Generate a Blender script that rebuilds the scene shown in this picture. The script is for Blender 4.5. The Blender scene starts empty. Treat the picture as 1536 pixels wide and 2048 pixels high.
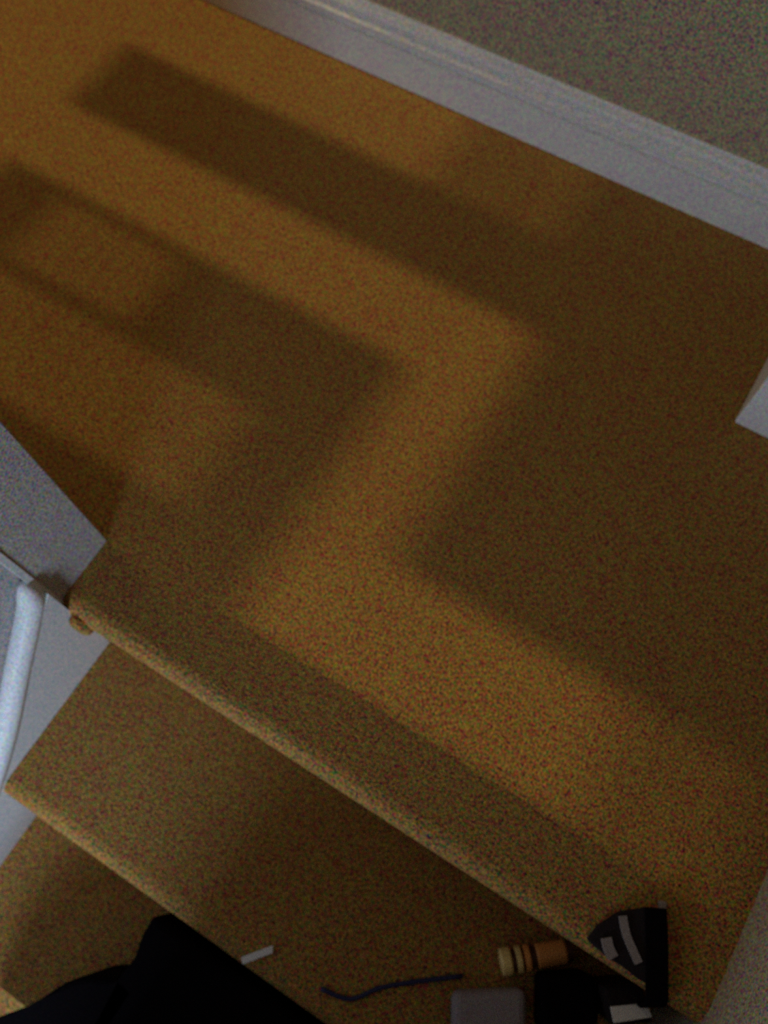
import bpy, bmesh, math, random
from mathutils import Vector, Matrix

random.seed(4)
S = bpy.context.scene
COL = S.collection

# ------------------------------------------------------------------ camera
cam = bpy.data.cameras.new('camera')
cam.sensor_fit = 'VERTICAL'
cam.sensor_height = 36.0
cam.lens = 36.0 * 1739.4 / 2048.0
cam.clip_start = 0.02
cam.dof.use_dof = True
cam.dof.focus_distance = 0.62          # hand-held snapshot that missed its focus
cam.dof.aperture_fstop = 6.2
co = bpy.data.objects.new('camera', cam)
COL.objects.link(co)
r = Vector((0.8514304, 0.5242159, -0.0162439))
d = Vector((0.4801866, -0.7916257, -0.3778222))
f = Vector((-0.2109195, 0.3138892, -0.9257357))
M = Matrix((r, -d, -f)).transposed().to_4x4()
M.translation = Vector((0.5507, -0.0359, 1.1023))
co.matrix_world = M
S.camera = co

# ------------------------------------------------------------------ world, sun, area lights, exposure
w = bpy.data.worlds.new('dim_house')
S.world = w
w.use_nodes = True
bg = w.node_tree.nodes['Background']
bg.inputs[0].default_value = (1.0, 0.80, 0.58, 1)
bg.inputs[1].default_value = 0.078

SUN_EL = math.radians(27.0)
sl = bpy.data.lights.new('low_sun', 'SUN')
sl.energy = 1.3
sl.angle = math.radians(0.8)
sl.color = (1.0, 0.80, 0.42)
so = bpy.data.objects.new('low_sun', sl)
COL.objects.link(so)
so.rotation_euler = Vector((math.cos(SUN_EL), 0, -math.sin(SUN_EL))).to_track_quat('-Z', 'Y').to_euler()
so.location = (-6, 0.5, 3.5)


def area(name, loc, target, sx, sy, power, color):
    l = bpy.data.lights.new(name, 'AREA')
    l.shape = 'RECTANGLE'
    l.size, l.size_y = sx, sy
    l.energy = power
    l.color = color
    o = bpy.data.objects.new(name, l)
    COL.objects.link(o)
    o.location = loc
    o.rotation_euler = (Vector(target) - Vector(loc)).to_track_quat('-Z', 'Y').to_euler()
    return o


# added lamps: cool light up the stairs, warm fill on the landing
area('stair_cool_lamp', (0.45, -1.15, 0.20), (0.05, -0.1, -0.12), 0.35, 0.40, 9.6, (0.64, 0.80, 1.0))
area('landing_fill_lamp', (-2.3, 0.6, 1.7), (0.1, 0.6, 0.0), 0.8, 0.9, 6.2, (1.0, 0.82, 0.52))

S.view_settings.view_transform = 'Standard'
S.view_settings.look = 'None'
S.view_settings.gamma = 1.0
S.view_settings.use_curve_mapping = False
S.view_settings.exposure = 0.0
S.cycles.use_denoising = False         # the photograph is grainy


# ------------------------------------------------------------------ materials
def mat(name, color, rough=0.8, fleck=0.0, scale=300.0, bump=0.0, bump_scale=400.0, hue=0.0, metallic=0.0, spec=0.3,
        sheen=0.0, patches=0.0):
    m = bpy.data.materials.new(name)
    m.use_nodes = True
    nt = m.node_tree
    b = nt.nodes['Principled BSDF']
    b.inputs['Roughness'].default_value = rough
    b.inputs['Metallic'].default_value = metallic
    b.inputs['Specular IOR Level'].default_value = spec
    if sheen:
        b.inputs['Sheen Weight'].default_value = sheen
    tc = nt.nodes.new('ShaderNodeTexCoord')
    n = nt.nodes.new('ShaderNodeTexNoise')
    n.inputs['Scale'].default_value = scale
    n.inputs['Detail'].default_value = 1.5
    nt.links.new(tc.outputs['Object'], n.inputs['Vector'])
    # per-channel fleck: 1 + fleck * 2 * (noise - .5), mixed between grey and coloured noise
    mixg = nt.nodes.new('ShaderNodeMix')
    mixg.data_type = 'RGBA'
    mixg.inputs[0].default_value = hue
    nt.links.new(n.outputs['Fac'], mixg.inputs[6])
    nt.links.new(n.outputs['Color'], mixg.inputs[7])
    mr = nt.nodes.new('ShaderNodeVectorMath')
    mr.operation = 'MULTIPLY_ADD'
    k = fleck * 3.0
    mr.inputs[1].default_value = (k, k, k)
    mr.inputs[2].default_value = (1 - k / 2,) * 3
    nt.links.new(mixg.outputs[2], mr.inputs[0])
    mx = nt.nodes.new('ShaderNodeVectorMath')
    mx.operation = 'MAXIMUM'
    mx.inputs[1].default_value = (0.03, 0.03, 0.03)
    nt.links.new(mr.outputs[0], mx.inputs[0])
    mul = nt.nodes.new('ShaderNodeVectorMath')
    mul.operation = 'MULTIPLY'
    mul.inputs[1].default_value = color
    nt.links.new(mx.outputs[0], mul.inputs[0])
    last = mul
    if patches:
        n2 = nt.nodes.new('ShaderNodeTexNoise')
        n2.inputs['Scale'].default_value = 4.0
        n2.inputs['Detail'].default_value = 3.0
        nt.links.new(tc.outputs['Object'], n2.inputs['Vector'])
        ma = nt.nodes.new('ShaderNodeMath')
        ma.operation = 'MULTIPLY_ADD'
        ma.inputs[1].default_value = patches * 2
        ma.inputs[2].default_value = 1 - patches
        nt.links.new(n2.outputs['Fac'], ma.inputs[0])
        sc = nt.nodes.new('ShaderNodeVectorMath')
        sc.operation = 'SCALE'
        nt.links.new(mul.outputs[0], sc.inputs[0])
        nt.links.new(ma.outputs[0], sc.inputs['Scale'])
        last = sc
    nt.links.new(last.outputs[0], b.inputs['Base Color'])
    if bump:
        nb = nt.nodes.new('ShaderNodeTexNoise')
        nb.inputs['Scale'].default_value = bump_scale
        nb.inputs['Detail'].default_value = 3.0
        nt.links.new(tc.outputs['Object'], nb.inputs['Vector'])
        bn = nt.nodes.new('ShaderNodeBump')
        bn.inputs['Strength'].default_value = bump
        bn.inputs['Distance'].default_value = 0.004
        nt.links.new(nb.outputs['Fac'], bn.inputs['Height'])
        nt.links.new(bn.outputs['Normal'], b.inputs['Normal'])
    return m


CARPET = mat('tan_carpet', (0.385, 0.205, 0.062), 0.95, fleck=1.9, scale=330, bump=0.5, bump_scale=420, hue=0.75, spec=0.05, patches=0.12)
WALL = mat('wall_paint', (0.40, 0.32, 0.21), 0.9, fleck=1.6, scale=330, bump=0.12, bump_scale=300, hue=0.8, spec=0.1)
PLAIN = mat('grey_white_wall_paint', (0.50, 0.46, 0.45), 0.9, fleck=1.2, scale=330, bump=0.1, bump_scale=300, hue=0.8, spec=0.1)
TRIM = mat('white_trim_paint', (0.78, 0.75, 0.72), 0.55, fleck=0.8, scale=330, bump=0.05, bump_scale=200, hue=0.8)
SKIRT = mat('white_skirt_paint', (0.76, 0.77, 0.80), 0.5, fleck=0.7, scale=330, bump=0.04, bump_scale=200, hue=0.8)
BLACK = mat('black_nylon', (0.0045, 0.0035, 0.0045), 0.95, fleck=0.5, scale=300, bump=0.3, bump_scale=600, hue=0.9, spec=0.02)
CHAR = mat('charcoal_fabric', (0.022, 0.016, 0.018), 0.9, fleck=0.4, scale=300, bump=0.3, bump_scale=500, hue=0.9, spec=0.1)
GREY = mat('grey_fabric', (0.34, 0.30, 0.33), 0.9, fleck=0.3, scale=300, bump=0.3, bump_scale=500, hue=0.9, spec=0.1)
PALE = mat('pale_card', (0.85, 0.85, 0.88), 0.7, fleck=0.06, scale=300)
GOLD = mat('gold_metal', (1.0, 0.76, 0.30), 0.4, metallic=0.1, spec=0.5)
AMBER = mat('amber_plastic', (0.92, 0.38, 0.10), 0.4, fleck=0.1, spec=0.5)
BROWN = mat('dark_brown_plastic', (0.10, 0.035, 0.02), 0.5, spec=0.4)
CORD = mat('dark_blue_cord', (0.02, 0.025, 0.10), 0.5, spec=0.4)
STRAP = mat('pale_grey_webbing', (0.30, 0.25, 0.24), 0.85, fleck=0.2, bump=0.3, bump_scale=700)
WOOD = mat('shade_panel_paint', (0.55, 0.50, 0.42), 0.6, fleck=0.05)


# ------------------------------------------------------------------ mesh helpers
def finish(name, bm, m, parent=None, smooth=False, loc=(0, 0, 0)):
    bmesh.ops.recalc_face_normals(bm, faces=bm.faces)
    me = bpy.data.meshes.new(name)
    bm.to_mesh(me)
    bm.free()
    me.materials.append(m)
    if smooth:
        for p in me.polygons:
            p.use_smooth = True
    o = bpy.data.objects.new(name, me)
    COL.objects.link(o)
    if parent is not None:
        o.parent = parent
    o.location = loc
    return o


def bevel(bm, w_, seg=2):
    if w_ > 0:
        bmesh.ops.bevel(bm, geom=list(bm.edges), offset=w_, segments=seg, profile=0.5, affect='EDGES')


def box_bm(lo, hi, bv=0.0, seg=2):
    bm = bmesh.new()
    vs = [bm.verts.new((x, y, z)) for x in (lo[0], hi[0]) for y in (lo[1], hi[1]) for z in (lo[2], hi[2])]
    for q in ((0, 1, 3, 2), (4, 6, 7, 5), (0, 4, 5, 1), (2, 3, 7, 6), (0, 2, 6, 4), (1, 5, 7, 3)):
        bm.faces.new([vs[i] for i in q])
    bevel(bm, bv, seg)
    return bm


def box(name, lo, hi, m, parent=None, bv=0.0, seg=2):
    return finish(name, box_bm(lo, hi, bv, seg), m, parent)


def prism_bm(poly, axis, a, b):
    """extrude a 2-D outline along x, y or z (the outline holds the two other coordinates, in order)"""
    bm = bmesh.new()

    def put(u, v, t):
        return {'x': (t, u, v), 'y': (u, t, v), 'z': (u, v, t)}[axis]
    A = [bm.verts.new(put(u, v, a)) for u, v in poly]
    B = [bm.verts.new(put(u, v, b)) for u, v in poly]
    n = len(poly)
    bm.faces.new(A)
    bm.faces.new(B[::-1])
    for i in range(n):
        bm.faces.new((A[i], A[(i + 1) % n], B[(i + 1) % n], B[i]))
    return bm


def prism(name, poly, axis, a, b, m, parent=None, bv=0.0, seg=2):
    bm = prism_bm(poly, axis, a, b)
    bevel(bm, bv, seg)
    return finish(name, bm, m, parent)


def lathe(name, prof, p0, p1, m, parent=None, n=24):
    """prof: (t along p0-p1 in metres, radius)"""
    p0, p1 = Vector(p0), Vector(p1)
    ax = (p1 - p0).normalized()
    u = ax.orthogonal().normalized()
    v = ax.cross(u)
    bm = bmesh.new()
    rings = []
    for t, rad in prof:
        rings.append([bm.verts.new(p0 + ax * t + (u * math.cos(2 * math.pi * k / n) + v * math.sin(2 * math.pi * k / n)) * rad)
                      for k in range(n)])
    for a, b in zip(rings, rings[1:]):
        for k in range(n):
            bm.faces.new((a[k], a[(k + 1) % n], b[(k + 1) % n], b[k]))
    bm.faces.new(rings[0][::-1])
    bm.faces.new(rings[-1])
    return finish(name, bm, m, parent, smooth=False)


def tube(name, pts, rad, m, parent=None, n=8, sub=6, taper=0):
    """round cord through the points (Catmull-Rom)"""
    P = [Vector(p) for p in pts]
    P = [P[0] * 2 - P[1]] + P + [P[-1] * 2 - P[-2]]
    path = []
    for i in range(1, len(P) - 2):
        for k in range(sub):
            t = k / sub
            a, b, c, e = P[i - 1], P[i], P[i + 1], P[i + 2]
            path.append(0.5 * (2 * b + (c - a) * t + (2 * a - 5 * b + 4 * c - e) * t * t + (3 * b - a - 3 * c + e) * t ** 3))
    path.append(P[-2])
    bm = bmesh.new()
    rings = []
    for i, q in enumerate(path):
        ax = (path[min(i + 1, len(path) - 1)] - path[max(i - 1, 0)]).normalized()
        u = ax.cross(Vector((0, 0, 1))).normalized()
        v = u.cross(ax)
        rr = rad * math.sqrt(1 - (1 - i / taper) ** 2 * 0.97) if i < taper else rad
        rings.append([bm.verts.new(q + (u * math.cos(2 * math.pi * k / n) + v * math.sin(2 * math.pi * k / n)) * rr) for k in range(n)])
    for a, b in zip(rings, rings[1:]):
        for k in range(n):
            bm.faces.new((a[k], a[(k + 1) % n], b[(k + 1) % n], b[k]))
    bm.faces.new(rings[0][::-1])
    bm.faces.new(rings[-1])
    return finish(name, bm, m, parent, smooth=True)


def band(name, pts, wid, thick, m, parent=None, side=None, sub=5):
    """flat webbing strip through the points; side = horizontal direction of its width"""
    P = [Vector(p) for p in pts]
    P = [P[0] * 2 - P[1]] + P + [P[-1] * 2 - P[-2]]
    path = []
    for i in range(1, len(P) - 2):
        for k in range(sub):
            t = k / sub
            a, b, c, e = P[i - 1], P[i], P[i + 1], P[i + 2]
            path.append(0.5 * (2 * b + (c - a) * t + (2 * a - 5 * b + 4 * c - e) * t * t + (3 * b - a - 3 * c + e) * t ** 3))
    path.append(P[-2])
    bm = bmesh.new()
    rings = []
    for i, q in enumerate(path):
        ax = (path[min(i + 1, len(path) - 1)] - path[max(i - 1, 0)]).normalized()
        u = Vector(side).normalized()
        u = (u - ax * u.dot(ax)).normalized()
        v = u.cross(ax).normalized()
        rings.append([bm.verts.new(q + u * a * wid / 2 + v * b * thick / 2) for a, b in ((-1, -1), (1, -1), (1, 1), (-1, 1))])
    for a, b in zip(rings, rings[1:]):
        for k in range(4):
            bm.faces.new((a[k], a[(k + 1) % 4], b[(k + 1) % 4], b[k]))
    bm.faces.new(rings[0][::-1])
    bm.faces.new(rings[-1])
    return finish(name, bm, m, parent)


def thing(name, label, cat, loc=(0, 0, 0), group=None, kind=None):
    o = bpy.data.objects.new(name, None)
    COL.objects.link(o)
    o.location = loc
    tag(o, label, cat, group, kind)
    return o


def tag(o, label=None, cat=None, group=None, kind=None):
    if label: o['label'] = label
    if cat: o['category'] = cat
    if group: o['group'] = group
    if kind: o['kind'] = kind
    return o


# ------------------------------------------------------------------ the setting
RUN, RISE, WY = 0.25, 0.1846, 1.0358          # stair going and rise, y of the back wall
SX0, SX1 = 0.0, 0.918                          # stair side walls
NST = 6
ZLOW = -RISE * NST

# landing carpet: a rolled nosing along y = 0
def nosing_profile(y0, z0, y_back, thick=0.050, rad=0.025):
    pts = [(y_back, z0)]
    for k in range(9):
        a = math.pi / 2 + math.pi * k / 8
        pts.append((y0 + rad + rad * math.cos(a), z0 - rad + rad * math.sin(a)))
    pts += [(y0 + 0.022, z0 - thick), (y_back, z0 - thick)]
    return pts


prism('floor', nosing_profile(0.0, 0.0, WY + 0.1), 'x', SX0, 1.9, CARPET)
bpy.data.objects['floor']['kind'] = 'structure'
fl = box('floor_hall', (-2.6, 0.10, -0.034), (SX0, WY + 0.1, 0.0), CARPET)
fl['kind'] = 'structure'
box('floor_lower', (-0.1, -4.2, ZLOW - 0.05), (1.05, -RUN * (NST - 1), ZLOW), CARPET)['kind'] = 'structure'

wb = box('wall_back', (-2.7, WY, 0.0), (1.9, WY + 0.1, 2.5), WALL)
wb['kind'] = 'structure'
# left wall: a short return beside the head of the stairs, then down along them
wl = box('wall_left', (-0.1, -4.2, ZLOW), (-0.0195, 0.0055, 2.5), PLAIN)
wl['kind'] = 'structure'
wn = box('wall_near', (-2.6, 0.006, ZLOW), (-0.0005, 0.108, 2.5), PLAIN, bv=0.002)
wn['kind'] = 'structure'
wr = box('wall_right', (SX1, -4.2, ZLOW), (SX1 + 0.12, 0.26, 2.5), WALL, bv=0.004)
wr['kind'] = 'structure'
box('wall_front', (-0.1, -4.3, ZLOW), (1.04, -4.2, 0.2), WALL)['kind'] = 'structure'

# baseboard of the back wall: flat board, a groove, and a moulded top
T = 0.015
bp = [(WY, 0.0), (WY - T, 0.0), (WY - T, 0.070), (WY - T + 0.005, 0.073), (WY - T + 0.005, 0.079), (WY - T - 0.002, 0.083),
      (WY - T - 0.003, 0.092), (WY - T + 0.002, 0.097), (WY - T + 0.006, 0.100), (WY - T + 0.004, 0.104), (WY - T + 0.001, 0.110),
      (WY - T + 0.003, 0.116), (WY - T + 0.008, 0.121), (WY - 0.004, 0.1262), (WY, 0.1262)]
prism('baseboard_back', bp, 'x', -2.6, 1.9, TRIM)['kind'] = 'structure'

# short end of the wall on the right, cased in white: its foot is what shows at the right edge
cs = prism('trim_1', [(0.652, 0.712), (0.80, 0.712), (0.80, WY - 0.016), (0.652, WY - 0.016)], 'z', 0.0, 2.2, TRIM, bv=0.003)
cs['kind'] = 'structure'

# end wall of the landing with a window; unseen panels added to shape the sun on the carpet
WX = -2.6
TAN = math.tan(SUN_EL)
def hz(x): return (x - WX) * TAN             # height in the window whose light falls at x on the floor
Z0, Z1 = 0.70, 2.30
box('wall_end', (WX - 0.1, 0.006, 0.0), (WX, WY, Z0), WALL)['kind'] = 'structure'
e2 = box('wall_end_head', (WX - 0.1, 0.006, Z1), (WX, WY, 2.5), WALL)
e2['kind'] = 'structure'
win = thing('window_1', 'window at the end of the landing with added panels that shape the light on the floor', 'window', (WX - 0.02, 0.5, Z0), kind='structure')
def panel(y0, y1, xa, xb):
    z0, z1 = max(Z0, hz(xa)), min(Z1, hz(xb))
    o = box('shade_panel', (-0.012, y0 - 0.5, z0 - Z0), (0.012, y1 - 0.5, z1 - Z0), WOOD, win, bv=0.003)
    return o
def dimming_slats(y0, y1, xa, xb, pitch=0.015, solid=0.34):
    # horizontal slats with gaps, put in to half-dim the sun
    z = hz(xa)
    first = None
    while z + pitch * solid <= hz(xb) + 1e-4:
        if first is None:
            first = box('shade_slat', (-0.002, y0 - 0.5, 0), (0.002, y1 - 0.5, pitch * solid), WOOD, win)
            o = first
        else:
            o = first.copy()
            COL.objects.link(o)
        o.location = (0, 0, z - Z0)
        z += pitch
panel(0.700, 0.865, -0.53, 0.374)
panel(0.281, WY, 0.374, 3.0)
panel(0.865, WY, 0.30, 0.374)
dimming_slats(0.865, WY, 0.08, 0.30, solid=0.5)
panel(0.105, 0.281, 0.90, 3.0)
dimming_slats(0.105, 0.281, 0.72, 0.90, solid=0.5)
# near side: added blocking panels round two half-dimmed fields
panel(0.375, 0.400, -0.54, -0.16)
panel(0.535, 0.557, -0.54, -0.16)
panel(0.400, 0.535, -0.54, -0.42)
dimming_slats(0.400, 0.535, -0.42, -0.16)
panel(0.375, 0.557, -0.16, 0.222)
panel(0.105, 0.375, 0.085, 0.222)
panel(0.105, 0.200, -0.35, 0.085)
panel(0.200, 0.375, -0.54, -0.47)
dimming_slats(0.200, 0.375, -0.47, 0.085)

# ------------------------------------------------------------------ staircase
st = thing('staircase', 'brown carpeted stairs dropping away from the landing between white skirt boards', 'stairs', (0, 0, 0))
for i in range(1, NST):
    y0, z0 = -RUN * i, -RISE * i
    prism('carpet_tread', nosing_profile(y0, z0, y0 + RUN + 0.022), 'x', 0.014, SX1 - 0.001, CARPET, st)
for i in range(NST):
    y0, z0 = -RUN * i, -RISE * i
    box('carpet_riser', (0.014, y0 + 0.022, z0 - RISE + (0 if i < NST - 1 else 0)), (SX1 - 0.001, y0 + 0.04, z0 - 0.050), CARPET, st)

# white skirt board on the left with a rounded moulding along its sloping top, and a corner bead at the head
SL = RISE / RUN
def zt(y): return 0.030 + SL * y
skp = [(0.004, -0.20), (0.004, 0.062), (-0.012, 0.050), (-0.15, -0.085), (-0.224, -0.150), (-1.0, zt(-1.0)), (-1.0, zt(-1.0) - 0.40), (-0.30, zt(-0.30) - 0.40)]
sk = prism('skirt_board', skp, 'x', -0.019, 0.0135, SKIRT, st)
tube('skirt_moulding', [(-0.002, -0.003, 0.100), (-0.002, -0.010, 0.068), (-0.002, -0.026, 0.044), (-0.001, -0.09, -0.022), (0.000, -0.224, -0.157), (0.0, -0.5, -0.364), (0.0, -1.0, -0.733)],
     0.017, SKIRT, st, n=14, taper=8)
box('corner_bead', (-0.003, 0.000, -0.16), (0.0012, 0.009, 0.60), SKIRT, st, bv=0.0004)
# carpet end folded over at the left of the top step
box('carpet_end', (0.016, -0.012, -0.052), (0.045, 0.010, -0.012), CARPET, st, bv=0.010, seg=3)

# ------------------------------------------------------------------ black bag on the lower steps
bag = thing('duffel_bag', 'black soft bag slumped at the bottom left on the lower steps', 'bag', (0.55, -0.45, -2 * RISE))
def rel(o, px=0.55, py=-0.45, pz=-2 * RISE):
    o.data.transform(Matrix.Translation((-px, -py, -pz)))
    return o
body = [(0.293, -0.262), (0.299, -0.291), (0.307, -0.318), (0.317, -0.346), (0.300, -0.42), (0.30, -0.68), (0.86, -0.68), (0.86, -0.262)]
rel(prism('bag_body', body, 'z', -2 * RISE + 0.002, -0.200, BLACK, bag, bv=0.012, seg=3))
bt = prism_bm([(0.34, -0.44), (0.88, -0.44), (0.88, -0.66), (0.34, -0.66)], 'z', -0.230, 0.0)
for v in bt.verts:                      # unseen top added to shade the second step, rising to the right
    if v.co.z > -0.1:
        v.co.z = 0.02 + 0.19 * (v.co.x - 0.34) / 0.54
bevel(bt, 0.04, 4)
rel(finish('bag_shade_top', bt, BLACK, bag))
hump = [(0.335, -0.345), (0.305, -0.3535), (0.291, -0.357), (0.269, -0.368), (0.254, -0.380), (0.242, -0.397), (0.230, -0.424), (0.216, -0.448),
        (0.200, -0.469), (0.17, -0.50), (0.15, -0.60), (0.33, -0.60)]
rel(prism('end_pocket', hump, 'z', -2 * RISE + 0.002, -0.200, BLACK, bag, bv=0.008, seg=3))

# ------------------------------------------------------------------ small things on the second and top step
T2 = -RISE
# cylinder with gold end and amber bands, lying on the tread
tz = T2 + 0.0175
ta, tb = Vector((0.7215, -0.0655, tz)), Vector((0.7965, -0.0025, tz))
tor = thing('hand_torch', 'small torch with gold end cap and amber bands lying on the dark step', 'torch', (0.76, -0.04, T2))
def relt(o):
    o.data.transform(Matrix.Translation((-0.76, 0.04, -T2)))
    return o
relt(lathe('end_cap', [(0.0, 0.010), (0.001, 0.0155), (0.003, 0.017), (0.013, 0.017), (0.015, 0.015)], ta, tb, GOLD, tor))
relt(lathe('barrel', [(0.013, 0.0125), (0.095, 0.0125)], ta, tb, BROWN, tor))
for t0 in (0.021, 0.032):
    relt(lathe('amber_ring', [(t0, 0.0135), (t0 + 0.0015, 0.0165), (t0 + 0.0065, 0.0165), (t0 + 0.008, 0.0135)], ta, tb, GOLD if t0 < .03 else AMBER, tor))
relt(lathe('amber_sleeve', [(0.048, 0.0135), (0.050, 0.0155), (0.085, 0.0150), (0.088, 0.012)], ta, tb, AMBER, tor))

# black hard case, standing on the tread
case = thing('camera_case', 'black square case on the step beside the torch', 'case', (0.8, -0.08, T2))
cp = [(0.766, -0.051), (0.817, -0.015), (0.846, -0.060), (0.794, -0.106)]
def relc(o):
    o.data.transform(Matrix.Translation((-0.8, 0.08, -T2)))
    return o
relc(prism('case_body', cp, 'z', T2 + 0.001, T2 + 0.066, BLACK, case, bv=0.006))
relc(prism('case_lid', [(x, y) for x, y in cp], 'z', T2 + 0.068, T2 + 0.085, BLACK, case, bv=0.005))

# grey fabric pouch left of the case
pou = tag(prism('fabric_pouch', [(0.684, -0.126), (0.762, -0.074), (0.782, -0.112), (0.72, -0.19)], 'z', T2 + 0.001, T2 + 0.045, GREY, bv=0.010, seg=3),
          'grey fabric pouch at the bottom edge, left of the black case', 'pouch')
# grey box with a white card on it, right of the case
gb = tag(prism('grey_box', [(0.826, -0.0225), (0.862, 0.004), (0.889, -0.024), (0.853, -0.052)], 'z', T2 + 0.001, T2 + 0.120, CHAR, bv=0.003),
         'small dark grey box under the white card, right of the black case', 'box')
card = prism('white_card', [(0.839, -0.036), (0.874, -0.010), (0.885, -0.020), (0.850, -0.049)], 'z', T2 + 0.1205, T2 + 0.1245, PALE, bv=0.0008)
tag(card, 'white card lying on the small dark grey box', 'card')

# black cloth with pale strips, lying on the edge of the landing by the right wall
sd = Vector((0.84, 0.54, 0))
cl = thing('folded_cloth', 'black cloth with pale strips lying on the top step edge beside right wall', 'cloth', (0.82, 0.04, 0))
def rels(o):
    o.data.transform(Matrix.Translation((-0.82, -0.04, 0)))
    return o
rels(prism('cloth_body', [(0.770, 0.010), (0.774, 0.030), (0.788, 0.055), (0.811, 0.074), (0.828, 0.084), (0.850, 0.047), (0.864, 0.018), (0.862, 0.004), (0.835, 0.008), (0.800, 0.006)],
           'z', 0.0006, 0.010, CHAR, cl, bv=0.003))
rels(band('cloth_edge', [(0.821, 0.080, 0.0125), (0.838, 0.047, 0.0125), (0.853, 0.015, 0.012), (0.862, -0.004, 0.009), (0.868, -0.010, -0.02), (0.872, -0.010, -0.055)],
          0.024, 0.005, BLACK, cl, side=sd))
rels(prism('edge_tip', [(0.822, 0.090), (0.830, 0.093), (0.834, 0.082), (0.827, 0.080)], 'z', 0.0006, 0.012, STRAP, cl, bv=0.002))
rels(band('pale_strip', [(0.793, 0.053, 0.0115), (0.806, 0.037, 0.0115), (0.829, 0.019, 0.0115)], 0.009, 0.003, STRAP, cl, side=sd))
rels(band('pale_strip', [(0.787, 0.023, 0.0115), (0.794, 0.015, 0.0115), (0.803, 0.009, 0.0115)], 0.012, 0.003, STRAP, cl, side=sd))

# thin dark-blue cord across the tread
tag(tube('thin_cord', [(0.540, -0.215, T2 + 0.004), (0.579, -0.205, T2 + 0.004), (0.605, -0.174, T2 + 0.004), (0.640, -0.144, T2 + 0.004), (0.690, -0.105, T2 + 0.004)], 0.003, CORD),
    'thin dark blue cord lying across the second step', 'cord')
# pale paper scrap at the edge of the second step
scrap = prism('paper_scrap', [(0.430, -0.240), (0.437, -0.246), (0.463, -0.214), (0.458, -0.206)], 'z', T2 + 0.0005, T2 + 0.004, PALE, bv=0.0008)
tag(scrap, 'narrow pale paper scrap at the edge of the second step', 'paper')
